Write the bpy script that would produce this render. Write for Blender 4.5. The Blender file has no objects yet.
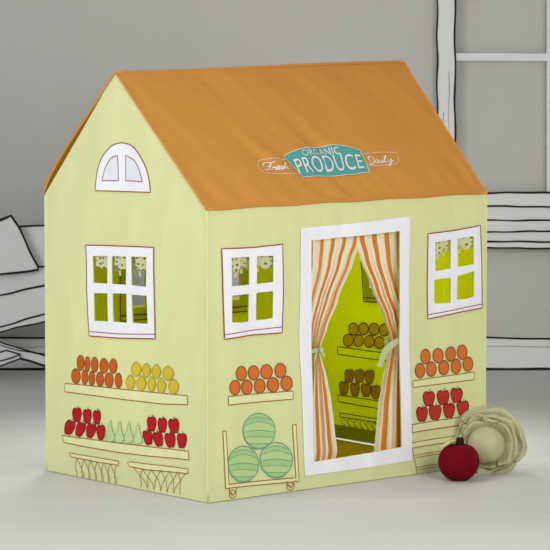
import bpy, bmesh, math, random
from mathutils import Vector, Matrix, noise
from mathutils.geometry import delaunay_2d_cdt
random.seed(7)
S = 0.85
CAMH = Vector((-6.80382271, -8.32271036, 1.87391068)) * S     # camera in the tent's own frame
YAW, PITCH, F = 0.707038145, 0.101221906, 3202.5
scene = bpy.context.scene
col = scene.collection
ROT = Matrix.Rotation(YAW, 4, 'Z')
CAMW = ROT @ CAMH

# ---------------------------------------------------------------- camera maths
FW = Vector((math.sin(YAW)*math.cos(PITCH), math.cos(YAW)*math.cos(PITCH), -math.sin(PITCH)))
RT = Vector((math.cos(YAW), -math.sin(YAW), 0)); UP = RT.cross(FW)
def project(p):
    d = Vector(p) - CAMH; w = d.dot(FW)
    return 275 + F*d.dot(RT)/w, 275 - F*d.dot(UP)/w
def ray(px, py): return FW + RT*((px-275)/F) + UP*((275-py)/F)
def hit(px, py, axis, val):
    r = ray(px, py); t = (val-CAMH[axis])/r[axis]; return CAMH + r*t
def hit_world(px, py, axis, val):
    r = ROT.to_3x3() @ ray(px, py); t = (val-CAMW[axis])/r[axis]; return CAMW + r*t

# ---------------------------------------------------------------- materials
def lin(c): return tuple((x/12.92 if x <= .04045 else ((x+.055)/1.055)**2.4) for x in [v/255 for v in c[:3]])
MATS = {}
def nodemat(name):
    m = bpy.data.materials.new(name); m.use_nodes = True
    nt = m.node_tree; nt.nodes.clear(); MATS[name] = m
    out = nt.nodes.new('ShaderNodeOutputMaterial')
    return m, nt, out
def noise_col(nt, c, amt, scale, coord='Object', stretch=None):
    tc = nt.nodes.new('ShaderNodeTexCoord'); mp = nt.nodes.new('ShaderNodeMapping')
    if stretch: mp.inputs['Scale'].default_value = stretch
    nz = nt.nodes.new('ShaderNodeTexNoise'); nz.inputs['Scale'].default_value = scale; nz.inputs['Detail'].default_value = 4
    rp = nt.nodes.new('ShaderNodeValToRGB')
    rp.color_ramp.elements[0].position = .3; rp.color_ramp.elements[1].position = .7
    rp.color_ramp.elements[0].color = tuple(max(0, x*(1-amt)) for x in c)+(1,)
    rp.color_ramp.elements[1].color = tuple(min(1, x*(1+amt)) for x in c)+(1,)
    nt.links.new(tc.outputs[coord], mp.inputs[0]); nt.links.new(mp.outputs[0], nz.inputs[0]); nt.links.new(nz.outputs['Fac'], rp.inputs[0])
    return rp.outputs[0], tc, nz
def bump(nt, tc, scale, strength, dist=.001, coord='Object'):
    nz = nt.nodes.new('ShaderNodeTexNoise'); nz.inputs['Scale'].default_value = scale; nz.inputs['Detail'].default_value = 3
    b = nt.nodes.new('ShaderNodeBump'); b.inputs['Strength'].default_value = strength; b.inputs['Distance'].default_value = dist
    nt.links.new(tc.outputs[coord], nz.inputs[0]); nt.links.new(nz.outputs['Fac'], b.inputs['Height'])
    return b.outputs[0]
def cloth(name, c, tr=None, fac=.35, amt=.02, bs=.12):
    """thin fabric: reflects c, lets tr through"""
    m, nt, out = nodemat(name)
    cl = lin(c); co, tc, _ = noise_col(nt, cl, amt, 14)
    d = nt.nodes.new('ShaderNodeBsdfDiffuse'); nt.links.new(co, d.inputs[0])
    nb = bump(nt, tc, 420, bs); nt.links.new(nb, d.inputs['Normal'])
    if tr:
        t = nt.nodes.new('ShaderNodeBsdfTranslucent'); t.inputs[0].default_value = tuple(tr)+(1,)
        mx = nt.nodes.new('ShaderNodeMixShader'); mx.inputs[0].default_value = fac
        nt.links.new(d.outputs[0], mx.inputs[1]); nt.links.new(t.outputs[0], mx.inputs[2]); nt.links.new(mx.outputs[0], out.inputs[0])
    else: nt.links.new(d.outputs[0], out.inputs[0])
    return m
def solid(name, c, rough=.7, amt=.03, scale=8, bs=.0, bscale=200, spec=.3):
    m, nt, out = nodemat(name)
    co, tc, _ = noise_col(nt, lin(c), amt, scale)
    p = nt.nodes.new('ShaderNodeBsdfPrincipled'); nt.links.new(co, p.inputs['Base Color'])
    p.inputs['Roughness'].default_value = rough; p.inputs['Specular IOR Level'].default_value = spec
    if bs: nt.links.new(bump(nt, tc, bscale, bs), p.inputs['Normal'])
    nt.links.new(p.outputs[0], out.inputs[0])
    return m
GREEN = cloth('green_canvas', (234, 238, 182), (.9, .95, .05), .26, .012)
GLOW = cloth('lime_glow_cloth', (202, 214, 4), (.93, .98, .002), .62, .02)  # added inner layer; its deep lime stands in for light through the canvas
MAT = cloth('olive_floor_cloth', (216, 190, 8), None)
HEM = cloth('lime_hem_doubled', (168, 172, 4), (.3, .34, .002), .3)
SEAM = cloth('green_canvas_seam', (208, 214, 152))
ORANGE = cloth('orange_canvas', (216, 151, 76), (.6, .27, .04), .22)
ORSEAM = ORANGE
WHITE = cloth('white_canvas', (243, 243, 250), (.7, .7, .72), .10)
PANE = cloth('white_canvas_pane', (232, 234, 243), (.5, .5, .5), .12)
def ink(name, c, tr=None): return cloth(name, c, tr or tuple(.35*x for x in lin(c)), .25, .04)
I_BROWN = ink('ink_rust', (176, 104, 58)); I_RED = ink('ink_red_brown', (168, 76, 56))
I_ORANGE = ink('ink_orange', (236, 128, 62)); I_ORANGE2 = ink('ink_deep_orange', (226, 104, 48)); I_OLINE = ink('ink_orange_edge', (152, 104, 60))
I_LEMON = ink('ink_lemon', (238, 205, 62)); I_LLINE = ink('ink_olive', (190, 178, 78))
I_APPLE = ink('ink_apple_red', (206, 40, 46)); I_ALINE = ink('ink_apple_edge', (128, 42, 40)); I_APPLE2 = ink('ink_apple_light_red', (208, 66, 54))
I_PEAR = ink('ink_pear', (216, 234, 174)); I_PLINE = ink('ink_pear_edge', (168, 200, 130))
I_MELON = ink('ink_melon', (204, 232, 160)); I_MLINE = ink('ink_melon_edge', (122, 178, 150)); I_MBAND = ink('ink_melon_band', (184, 224, 152))
I_SHELF = cloth('ink_shelf_cream', (244, 245, 192), (.8, .8, .05), .25)
B_ORANGE = cloth('ink_orange_from_behind', (196, 172, 20), (.95, .74, .02), .7); B_APPLE = cloth('ink_apple_from_behind', (180, 140, 92), (.8, .55, .3), .65); T_ORANGE = cloth('thin_ink_orange', (230, 120, 50), (.98, .85, .1), .65); T_APPLE = cloth('thin_ink_apple', (200, 50, 44), (.9, .66, .35), .6); B_LINE = ink('ink_lines_from_behind', (112, 84, 24))
I_TEAL = ink('ink_teal', (98, 178, 172)); I_WHITE = ink('ink_white', (250, 246, 236))
TIE = cloth('pale_green_ribbon', (206, 216, 168), (.5, .55, .25), .25)
BLACK = solid('black_ink_paint', (24, 23, 22), .6, .1, 20)
BOARD = solid('white_foam_board', (226, 226, 227), .75, .03, 3)
BOARD2 = solid('white_painted_board', (228, 228, 230), .7, .03, 3)
SCUFF = solid('grey_scuff_paint', (150, 150, 150), .8, .2, 40)

def stripes(name, n, shift, width):
    m, nt, out = nodemat(name)
    uv = nt.nodes.new('ShaderNodeUVMap'); sp = nt.nodes.new('ShaderNodeSeparateXYZ'); nt.links.new(uv.outputs[0], sp.inputs[0])
    def M(op, a, b):
        x = nt.nodes.new('ShaderNodeMath'); x.operation = op
        for i, q in enumerate((a, b)):
            if q is None: continue
            if isinstance(q, (int, float)): x.inputs[i].default_value = q
            else: nt.links.new(q, x.inputs[i])
        return x.outputs[0]
    f = M('FRACT', M('ADD', M('MULTIPLY', sp.outputs[0], n), shift), None)
    k = M('LESS_THAN', M('ABSOLUTE', M('SUBTRACT', f, .5), None), width)
    mc = nt.nodes.new('ShaderNodeMix'); mc.data_type = 'RGBA'
    mc.inputs['A'].default_value = lin((250, 246, 228))+(1,); mc.inputs['B'].default_value = lin((236, 146, 58))+(1,)
    nt.links.new(k, mc.inputs['Factor'])
    d = nt.nodes.new('ShaderNodeBsdfDiffuse'); t = nt.nodes.new('ShaderNodeBsdfTranslucent'); mx = nt.nodes.new('ShaderNodeMixShader'); mx.inputs[0].default_value = .25
    nt.links.new(mc.outputs['Result'], d.inputs[0]); nt.links.new(mc.outputs['Result'], t.inputs[0])
    nt.links.new(d.outputs[0], mx.inputs[1]); nt.links.new(t.outputs[0], mx.inputs[2]); nt.links.new(mx.outputs[0], out.inputs[0])
    return m
STRIPE_L = stripes('striped_canvas_wide', 5, .08, .17)
STRIPE_R = stripes('striped_canvas_narrow', 4, .12, .2)
def dots():
    m, nt, out = nodemat('dotted_valance_cloth')
    uv = nt.nodes.new('ShaderNodeUVMap'); v = nt.nodes.new('ShaderNodeTexVoronoi'); v.inputs['Scale'].default_value = 1; v.inputs['Randomness'].default_value = .55
    v.voronoi_dimensions = '2D'
    nt.links.new(uv.outputs[0], v.inputs['Vector'])
    lt = nt.nodes.new('ShaderNodeMath'); lt.operation = 'LESS_THAN'; lt.inputs[1].default_value = .2; nt.links.new(v.outputs['Distance'], lt.inputs[0])
    mc = nt.nodes.new('ShaderNodeMix'); mc.data_type = 'RGBA'; mc.inputs['A'].default_value = lin((242, 242, 205))+(1,); mc.inputs['B'].default_value = lin((116, 140, 62))+(1,)
    nt.links.new(lt.outputs[0], mc.inputs['Factor'])
    d = nt.nodes.new('ShaderNodeBsdfDiffuse'); t = nt.nodes.new('ShaderNodeBsdfTranslucent'); mx = nt.nodes.new('ShaderNodeMixShader'); mx.inputs[0].default_value = .45
    nt.links.new(mc.outputs['Result'], d.inputs[0]); nt.links.new(mc.outputs['Result'], t.inputs[0])
    nt.links.new(d.outputs[0], mx.inputs[1]); nt.links.new(t.outputs[0], mx.inputs[2]); nt.links.new(mx.outputs[0], out.inputs[0])
    return m
DOTS = dots()

# ---------------------------------------------------------------- mesh helpers
class MB:
    def __init__(self): self.v = []; self.f = []; self.m = []; self.mats = []; self.uv = {}
    def mi(self, mat):
        if mat not in self.mats: self.mats.append(mat)
        return self.mats.index(mat)
    def add(self, verts, faces, mat, uvs=None):
        o = len(self.v); self.v += [tuple(x) for x in verts]; k = self.mi(mat)
        if uvs:
            for i, q in enumerate(uvs): self.uv[o+i] = q
        for fc in faces: self.f.append([o+i for i in fc]); self.m.append(k)
    def build(self, name, parent=None, smooth=True):
        me = bpy.data.meshes.new(name); me.from_pydata(self.v, [], self.f)
        for mt in self.mats: me.materials.append(mt)
        me.polygons.foreach_set('material_index', self.m)
        me.polygons.foreach_set('use_smooth', [smooth]*len(self.f))
        if self.uv:
            l = me.uv_layers.new(name='UVMap')
            for lp in me.loops: l.data[lp.index].uv = self.uv.get(lp.vertex_index, (0, 0))
        me.update()
        o = bpy.data.objects.new(name, me); col.objects.link(o)
        if parent: o.parent = parent
        return o
def empty(name, loc=(0, 0, 0), rz=0):
    o = bpy.data.objects.new(name, None); o.location = loc; o.rotation_euler = (0, 0, rz); o.empty_display_size = .1
    col.objects.link(o); return o
def tag(o, label=None, cat=None, group=None, kind=None):
    for k, q in (('label', label), ('category', cat), ('group', group), ('kind', kind)):
        if q: o[k] = q
    return o
def inside(p, poly):
    x, y = p; c = False; n = len(poly)
    for i in range(n):
        x1, y1 = poly[i]; x2, y2 = poly[i-1]
        if (y1 > y) != (y2 > y) and x < (x2-x1)*(y-y1)/(y2-y1)+x1: c = not c
    return c
def segdist(p, a, b):
    ax, ay = a; bx, by = b; dx, dy = bx-ax, by-ay; L = dx*dx+dy*dy
    t = 0 if L == 0 else max(0, min(1, ((p[0]-ax)*dx+(p[1]-ay)*dy)/L))
    return math.hypot(p[0]-ax-t*dx, p[1]-ay-t*dy)
def polydist(p, poly): return min(segdist(p, poly[i-1], poly[i]) for i in range(len(poly)))
def densify(poly, sp, closed=True):
    o = []; n = len(poly)
    for i in range(n if closed else n-1):
        a = poly[i]; b = poly[(i+1) % n]; k = max(1, int(math.ceil(math.hypot(b[0]-a[0], b[1]-a[1])/sp)))
        for j in range(k): o.append((a[0]+(b[0]-a[0])*j/k, a[1]+(b[1]-a[1])*j/k))
    if not closed: o.append(tuple(poly[-1]))
    return o
def region(outer, holes=(), sp=.012):
    loops = [densify(outer, sp)] + [densify(h, sp) for h in holes]
    vs = []; es = []
    for L in loops:
        o = len(vs); vs += L; es += [(o+i, o+(i+1) % len(L)) for i in range(len(L))]
    x0 = min(p[0] for p in outer); x1 = max(p[0] for p in outer); y0 = min(p[1] for p in outer); y1 = max(p[1] for p in outer)
    nx = int((x1-x0)/sp); ny = int((y1-y0)/sp)
    if nx*ny > 3:
        for i in range(nx+1):
            for j in range(ny+1):
                p = (x0+(i+.5*(j % 2))*sp, y0+j*sp)
                if not inside(p, outer): continue
                if any(inside(p, h) for h in holes): continue
                if min([polydist(p, outer)]+[polydist(p, h) for h in holes]) < sp*.4: continue
                vs.append(p)
    V, E_, Fc, *_ = delaunay_2d_cdt([Vector(p) for p in vs], es, [], 0, 1e-7)
    out = []
    for f in Fc:
        c = sum((V[i] for i in f), Vector((0, 0)))/len(f)
        a, b, d = (V[i] for i in f[:3]); ar = abs((b.x-a.x)*(d.y-a.y)-(b.y-a.y)*(d.x-a.x))
        lm = max((b-a).length, (d-a).length, (d-b).length)
        if ar < lm*lm*.02: continue           # drop slivers along nearly straight edges
        if inside(c, outer) and not any(inside(c, h) for h in holes): out.append(list(f))
    return [tuple(p) for p in V], out
def ribbon(pts, w, closed=False, sp=.015):
    """quads following a polyline in 2D"""
    P = densify(pts, sp, closed); n = len(P); vs = []; fs = []
    for i in range(n):
        a = P[i-1] if (i > 0 or closed) else P[i]; b = P[(i+1) % n] if (i < n-1 or closed) else P[i]
        dx, dy = b[0]-a[0], b[1]-a[1]; L = math.hypot(dx, dy) or 1e-9
        nx, ny = -dy/L*w/2, dx/L*w/2
        vs += [(P[i][0]+nx, P[i][1]+ny), (P[i][0]-nx, P[i][1]-ny)]
    for i in range(n if closed else n-1):
        j = (i+1) % n; fs.append([2*i, 2*i+1, 2*j+1, 2*j])
    return vs, fs
def smoothpath(pts, k=5, closed=False):
    n = len(pts); o = []
    def g(i): return pts[i % n] if closed else pts[max(0, min(n-1, i))]
    for i in range(n if closed else n-1):
        p0, p1, p2, p3 = g(i-1), g(i), g(i+1), g(i+2)
        for j in range(k):
            t = j/k
            o.append(tuple(.5*((2*p1[q])+(-p0[q]+p2[q])*t+(2*p0[q]-5*p1[q]+4*p2[q]-p3[q])*t*t+(-p0[q]+3*p1[q]-3*p2[q]+p3[q])*t**3) for q in range(len(p1))))
    if not closed: o.append(tuple(pts[-1]))
    return o
def tube(mb, pts, r, mat, seg=8, caps=True):
    pts = [Vector(p) for p in pts]; n = len(pts); vs = []; fs = []
    rr = r if callable(r) else (lambda t: r)
    up = Vector((0, 0, 1)); prev = None
    for i in range(n):
        d = (pts[min(i+1, n-1)]-pts[max(i-1, 0)]).normalized()
        a = d.cross(up if abs(d.z) < .95 else Vector((1, 0, 0))) if prev is None else prev - d*prev.dot(d)
        a.normalize(); prev = a; b = d.cross(a); R = rr(i/(n-1))
        for k in range(seg):
            t = 2*math.pi*k/seg; vs.append(pts[i]+a*(R*math.cos(t))+b*(R*math.sin(t)))
    for i in range(n-1):
        for k in range(seg):
            fs.append([i*seg+k, i*seg+(k+1) % seg, (i+1)*seg+(k+1) % seg, (i+1)*seg+k])
    if caps: fs += [list(range(seg))[::-1], [(n-1)*seg+k for k in range(seg)]]
    mb.add(vs, fs, mat)

# ---------------------------------------------------------------- tent geometry (tent's own frame)
nb = hit(208, 503.6, 2, 0); nt_ = hit(207, 210, 1, nb.y)
lb = hit(47, 471, 2, 0); lt = hit(45.2, 194, 0, lb.x)
rb = hit(484.3, 465, 2, 0); rt = hit(486.3, 193, 1, rb.y)
rl = hit(115.5, 72.5, 0, (nt_.x+lt.x)/2); rr = hit(403.5, 62, 0, rb.x)
bb = Vector((rb.x, lb.y, 0)); bt = Vector((rb.x, lt.y, lt.z))
W, D, H = rb.x, lb.y, nt_.z
def bil(a, b, c, d, u, v): return a*(1-u)*(1-v)+b*u*(1-v)+c*u*v+d*(1-u)*v
def cl01(x): return max(0, min(1, x))
def sst(x): x = cl01(x); return x*x*(3-2*x)
class Panel:
    def __init__(self, base, outline, normal, disp): self.base = base; self.outline = outline; self.n = Vector(normal); self.disp = disp
    def P(self, u, v, off=0):
        e = sst(polydist((u, v), self.outline)/.05) if inside((u, v), self.outline) else 0
        return Vector(self.base(u, v)) + self.n*(self.disp(u, v)*e+off)
    def uv(self, px, py):
        u, v = self.outline[0][0]*.5+self.outline[2][0]*.5, self.outline[0][1]*.5+self.outline[2][1]*.5
        for _ in range(6):
            h = 1e-3
            a = project(self.base(u, v)); b = project(self.base(u+h, v)); c = project(self.base(u, v+h))
            j11, j21, j12, j22 = (b[0]-a[0])/h, (b[1]-a[1])/h, (c[0]-a[0])/h, (c[1]-a[1])/h
            ex, ey = px-a[0], py-a[1]; det = j11*j22-j12*j21
            u += (ex*j22-ey*j12)/det; v += (j11*ey-j21*ex)/det
        return u, v
    def poly(self, pts): return [self.uv(*p) for p in pts]
    def fill(self, mb, poly, mat, off, holes=(), sp=.010):
        vs, fs = region(poly, holes, sp); mb.add([self.P(u, v, off) for u, v in vs], fs, mat)
    def line(self, mb, pts, w, mat, off, closed=False):
        vs, fs = ribbon(pts, w, closed, .01); mb.add([self.P(u, v, off) for u, v in vs], fs, mat)
def N3(x, y, z): return noise.noise(Vector((x, y, z)))
def d_front(u, v):
    return .0055*N3(u*11, v*2.2, 1.3)+.004*N3(u*4, v*4, 5.1)+.002*N3(u*26, v*5, 2.2)-.004*math.exp(-((v-.02)/.05)**2)*N3(u*18, 0, 3)
def d_side(u, v):
    return .005*N3(u*9+v*3, v*3, 7.3)+.005*N3(u*3.5, v*4, 9.1)+.0015*N3(u*24, v*6, 4.2)
front = Panel(lambda u, v: (u, bil(nb.y, rb.y, rt.y, nt_.y, cl01(u/W), cl01(v/H)), v), [(nb.x, .002), (rb.x, .002), (rt.x, rt.z), (nt_.x, nt_.z)], (0, -1, 0), d_front)
side = Panel(lambda u, v: (bil(nb.x, lb.x, lt.x, nt_.x, cl01(u/D), cl01(v/H)), u, v), [(nb.y, .002), (lb.y, .002), (lt.y, lt.z), (rl.y, rl.z), (nt_.y, nt_.z)], (-1, 0, 0), d_side)
right = Panel(lambda u, v: (rb.x, u, v), [(rb.y, .006), (bb.y, .006), (bt.y, bt.z), (rr.y, rr.z), (rt.y, rt.z)], (1, 0, 0), lambda u, v: d_side(u, v+3))
back = Panel(lambda u, v: (u, bil(lb.y, bb.y, bt.y, lt.y, cl01(u/W), cl01(v/H)), v), [(lb.x, .002), (bb.x, .002), (bt.x, bt.z), (lt.x, lt.z)], (0, 1, 0), lambda u, v: d_front(u+4, v))
SL = (rl-nt_).length
def d_roof(u, v):
    s = math.exp(-((u-.47)/.23)**2)*math.exp(-((v-.16)/.17)**2)
    q = u*1.0+v*.35
    s *= 1-.8*math.exp(-((u-.5)/.17)**4)*math.exp(-((v-.13)/.07)**4)
    return .0075*N3(q*7, v*1.6, 2.1)+.007*N3(u*3, v*3, 6.1)+s*.017*N3(q*17, v*2.0, 8.4)+.002*N3(q*30, v*4, 1.4)+.004*math.exp(-((v-.07)/.07)**2)*N3(u*22, v*4, 5.5)-.006*sst(v/SL)*sst(1-v/SL)
roofn = (rt-nt_).cross(rl-nt_).normalized()
roof_f = Panel(lambda u, v: bil(nt_, rt, rr, rl, u/W, v/SL), [(0, 0), (W, 0), (W, SL), (0, SL)], roofn, d_roof)
lt2 = lt+Vector((0, .004, 0)); bt2 = bt+Vector((0, .004, 0))
roofnb = (lt2-bt2).cross(rr-bt2).normalized()
if roofnb.z < 0: roofnb = -roofnb
def bulge(t): t = cl01(t); return .02*math.sin(math.pi*t**.55)*(1-.35*t)
roof_b = Panel(lambda u, v: bil(lt2, bt2, rr, rl, u/W, v/SL)+roofnb*bulge(v/SL), [(0, 0), (W, 0), (W, SL), (0, SL)], roofnb, lambda u, v: d_roof(u+3, v))

tent = empty('play_tent', (0, 0, 0), YAW)
tag(tent, 'pale green fabric playhouse tent with orange roof and printed fruit shelves', 'playhouse')

# windows and door openings, taken from the wall planes
def quad(p, *pts): return p.poly(pts)
WIN_S = dict(outer=quad(side, (86.8, 245), (120, 246), (154.7, 247.3), (155.6, 290), (155.3, 338.8), (120, 338), (89.7, 335.8), (87.5, 290)),
    sill=side.poly([(89.3, 331.4), (120, 333.8), (155.1, 334.3)]),
    panes=[quad(side, *q) for q in (
    [(93, 255.9), (107.2, 256), (107.4, 283.7), (93.6, 282.8)], [(112.1, 256.1), (127, 256.5), (126.7, 284.8), (112.7, 283.9)], [(131.7, 256.5), (147.7, 256.9), (147.7, 286.8), (132.5, 285.3)],
    [(94, 292.9), (107.8, 293.2), (109.2, 321.6), (94.8, 320.7)], [(113.5, 293.2), (127.5, 293.6), (127.9, 323), (114.4, 321.6)], [(132.5, 294.4), (148.1, 295.6), (148.1, 324), (133.7, 322.8)])])
WIN_L = dict(outer=quad(front, (220.7, 248.6), (250, 247.5), (281.6, 244.2), (282, 290), (281.4, 332.6), (250, 335.2), (224.2, 339.2), (222, 290)),
    sill=front.poly([(224, 334.8), (250, 330.5), (281.4, 326.8)]),
    panes=[quad(front, *q) for q in (
    [(229.9, 257.6), (248.2, 256.6), (248.2, 284.7), (230.3, 286.2)], [(255.6, 256.2), (272.6, 255.6), (272.6, 282), (256, 283.9)],
    [(230.8, 295.3), (248, 293.8), (248, 321.5), (240, 322.6), (231.2, 322.2)], [(255.8, 292.5), (272.6, 291.1), (272.3, 317.9), (265, 319.6), (256, 320.2)])])
WIN_R = dict(outer=quad(front, (427.2, 233.7), (455, 230.3), (479.5, 225.3), (481, 265), (481.4, 307.7), (455, 313), (428.4, 319.2), (427.3, 275)),
    sill=front.poly([(428.6, 315), (455, 309.5), (481, 303.9)]),
    panes=[quad(front, *q) for q in (
    [(434.9, 242.3), (450.5, 239.8), (450.5, 268.6), (435.3, 271.1)], [(456.8, 238.7), (473, 236.2), (473, 264.2), (457.2, 267.3)],
    [(434.7, 279.5), (450.5, 277.6), (450.1, 303), (434.9, 303.7)], [(456.8, 275.9), (473.4, 270.9), (473, 296.3), (465, 299), (456.2, 299.7)])])
DOOR_IN = front.poly([(311.6, 240.5), (355, 236), (399, 230.9), (398.8, 340), (400.5, 447), (360, 454.5), (312.7, 462), (310.8, 350)])
DOOR_OUT = front.poly([(300.7, 228.5), (355, 223), (408.8, 216.4), (408.2, 340), (411.2, 460), (360, 468.5), (304, 475.6), (298.6, 345)])
def backwin(x0, x1, ytop, ybot, rise):
    f = lambda x, y: (x, y-(x-x0)*rise)
    w = x1-x0; o = quad(back, f(x0, ytop), f(x1, ytop), f(x1, ybot), f(x0, ybot))
    ps = []
    a = 12; m = (w-6)/2
    for (ya, yb) in ((ytop+10, ybot-14),):
        for (xa, xb) in ((x0+a, x0+m), (x0+m+6, x1-a)): ps.append(quad(back, f(xa, ya), f(xb, ya), f(xb, yb), f(xa, yb)))
    return dict(outer=o, sill=back.poly([f(x0, ybot-5), f(x1, ybot-5)]), panes=ps)
WIN_B1 = backwin(119, 177, 236, 321, .075); WIN_B2 = backwin(193, 251, 230, 315, .075)
def shift(d, fn): return dict(outer=fn(d['outer']), sill=fn(d['sill']), panes=[fn(q) for q in d['panes']])
WIN_X = shift(WIN_S, lambda q: [(u-.012, v+.026) for u, v in q])     # the far end wall repeats the near one

def wall(name, p, holes, label=None):
    mb = MB(); p.fill(mb, p.outline, GREEN, 0, holes)
    # doubled hem round the foot, inside
    u0, u1 = p.outline[0][0]+.004, p.outline[1][0]-.004
    hp = [(u0, p.outline[0][1]+.001), (u1, p.outline[0][1]+.001), (u1, .05), (u0, .05)]
    w = mb.build(name, tent)
    mb = MB(); p.fill(mb, p.outline, GLOW, -.0024, holes)
    tag(mb.build('glow_layer', w), 'added inner layer, its lime colour standing for light glowing through the canvas')
    mb = MB(); p.fill(mb, hp, HEM, -.0034); mb.build('hem', w)
    return w
w_front = wall('front_wall', front, [DOOR_IN]+WIN_L['panes']+WIN_R['panes'])
w_side = wall('side_wall', side, WIN_S['panes'])
w_right = wall('side_wall', right, WIN_X['panes'])
w_back = wall('back_wall', back, WIN_B1['panes']+WIN_B2['panes'])
# cloth floor of the tent, a finger short of the walls
mb = MB(); fo = [(nb.x+.012, nb.y+.012), (rb.x-.016, rb.y+.012), (bb.x-.016, bb.y-.012), (lb.x+.012, lb.y-.012)]
vs_f, fs_f = region(fo, (), .03); mb.add([(x, y, .004+.002*N3(x*9, y*9, 1)) for x, y in vs_f], fs_f, MAT); tag(mb.build('floor_cloth', tent), 'olive fabric floor')
# roof
mb = MB()
for p in (roof_f, roof_b): p.fill(mb, p.outline, ORANGE, 0, sp=.012)
roof = mb.build('roof', tent)
mb = MB()
tube(mb, [bil(nt_, rt, rt, nt_, i/30, 0)+Vector((0, -.002, .002-.0015*math.sin(i*.9))) for i in range(31)], .004, ORSEAM)
tube(mb, [lt2.lerp(bt2, i/30) for i in range(31)], .005, ORSEAM)
for a, b in ((nt_, rl), (rt, rr)): tube(mb, [a.lerp(b, i/30) for i in range(31)], .0035, ORSEAM)
for a, b in ((lt2, rl), (bt2, rr)): tube(mb, [a.lerp(b, i/30)+roofnb*bulge(i/30) for i in range(31)], .0045, ORSEAM)
tube(mb, [rl.lerp(rr, i/30)+Vector((0, 0, -.002*math.sin(i/30*math.pi*2))) for i in range(31)], .005, ORSEAM)
mb.build('piping', roof)
mb = MB()
for a, b in ((nb, nt_), (lb, lt), (rb, rt), (bb, bt)):
    mb = MB(); tube(mb, [a.lerp(b, .006+.99*i/24) for i in range(25)], .0032, SEAM); mb.build('corner_seam', tent)

# ---------------------------------------------------------------- appliqued frames
LW = .0034
def winframe(p, parent, wdef, sgn=1):
    mb = MB(); p.fill(mb, wdef['outer'], WHITE, .0026*sgn, wdef['panes'])
    p.line(mb, wdef['outer'], LW, I_RED, .0034*sgn, True); p.line(mb, wdef['sill'], LW*.75, I_RED, .0036*sgn)
    if p in (back, right):
        p.line(mb, wdef['outer'], LW, B_LINE, -.0046, True); p.line(mb, wdef['sill'], LW, B_LINE, -.0046)
    return mb.build('window_frame', parent)
def valance(p, parent, wdef, sgn=-1, nf=9):
    """dotted gathered strip tied in bunches behind the head of a window"""
    us = [q[0] for w in wdef['panes'] for q in w]; vs = [q[1] for w in wdef['panes'] for q in w]
    u0, u1, vt = min(us)-.012, max(us)+.012, max(vs)+.012
    n = 72; rows = 8; V = []; Fc = []; UV = []
    tops = {}
    def vtop(u): # follow the slope of the window head
        o = wdef['outer']; xs = sorted(o, key=lambda q: -q[1])[:2 if len(o) == 4 else 3]; xs.sort(); a, b = xs[0], xs[-1]
        return (a[1]+(b[1]-a[1])*(u-a[0])/(b[0]-a[0]+1e-9)) - .018
    L = .052
    for i in range(n+1):
        s = i/n; u = u0+(u1-u0)*s; bunch = abs(math.sin(s*math.pi*3))
        ln = L*(.68+.32*bunch)
        for j in range(rows+1):
            t = j/rows
            off = -.008-.006*math.cos(s*math.pi*2*nf+.6*math.sin(7*s))*(.35+.65*t)-.007*t*(1-bunch)
            V.append(p.P(u, vtop(u)-ln*t, off)); UV.append((s*(u1-u0)*60, t*3.2))
    for i in range(n):
        for j in range(rows):
            a = i*(rows+1)+j; Fc.append([a, a+1, a+rows+2, a+rows+1])
    mb = MB(); mb.add(V, Fc, DOTS, UV); va = mb.build('valance', parent)
    for k in range(1, 3):                # ribbon ties hanging where it is bunched
        s = k/3; u = u0+(u1-u0)*s; mb = MB()
        tl = lambda du, ln: [p.P(u+du*q, vtop(u)-.012-ln*q, -.022+.004*math.sin(q*5)) for q in [i/8 for i in range(9)]]
        for du, ln in ((-.014, .06), (.012, .05), (.002, .03)):
            pts = tl(du, ln); vv = []; ff = []; uv = []
            for i, q in enumerate(pts):
                wdt = .0065*(1-.3*abs(i-5)/5)
                t3 = (p.P(u+.01, vtop(u))-p.P(u, vtop(u))).normalized()
                vv += [q-t3*wdt, q+t3*wdt]; uv += [(0, i*.4), (.8, i*.4)]
            for i in range(8): ff.append([2*i, 2*i+1, 2*i+3, 2*i+2])
            mb.add(vv, ff, DOTS, uv)
        mb.build('ribbon_tie', va) if False else mb.build('ribbon_tie', parent)
    return va
for p, par, w in ((side, w_side, WIN_S), (front, w_front, WIN_L), (front, w_front, WIN_R), (right, w_right, WIN_X), (back, w_back, WIN_B1), (back, w_back, WIN_B2)):
    winframe(p, par, w); valance(p, par, w)
mb = MB(); front.fill(mb, DOOR_OUT, WHITE, .0030, [DOOR_IN])
for a, b in (((300.7, 228.5), (311.6, 240.5)), ((408.8, 216.4), (399, 230.9)), ((411.2, 460), (400.5, 447)), ((304, 475.6), (312.7, 462))):
    front.line(mb, front.poly([a, b]), .0014, PANE, .0038)
tag(mb.build('door_frame', w_front), 'wide white fabric border round the doorway')
# arched gable window (applique, no openings)
arch = smoothpath([(96.3, 190.6), (97.2, 179), (99.3, 167), (103.2, 157), (108, 150.2), (114, 145), (120.5, 142.9), (127.5, 144), (133.8, 148), (139.5, 154.5), (144.7, 163.6), (148, 173), (149.6, 183), (150.2, 192.3)], 4)
arch_uv = side.poly(arch)
panel_a = side.poly([(102.9, 180.6), (118.1, 180.6)]+smoothpath([(117.6, 155.3), (111.2, 158.8), (106, 168), (102.9, 180.6)], 5)[:-1])
panel_b = side.poly([(125.3, 180.6), (143, 181.6)]+smoothpath([(143, 181.6), (139.8, 169.8), (134.5, 160.7), (125.3, 155.3)], 5)[1:])
mb = MB(); side.fill(mb, arch_uv, WHITE, .0016)
side.line(mb, arch_uv, LW*.85, I_RED, .0026, True)
for q in (panel_a, panel_b): side.fill(mb, q, PANE, .0022); side.line(mb, q, LW*.75, I_RED, .0028, True)
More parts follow.
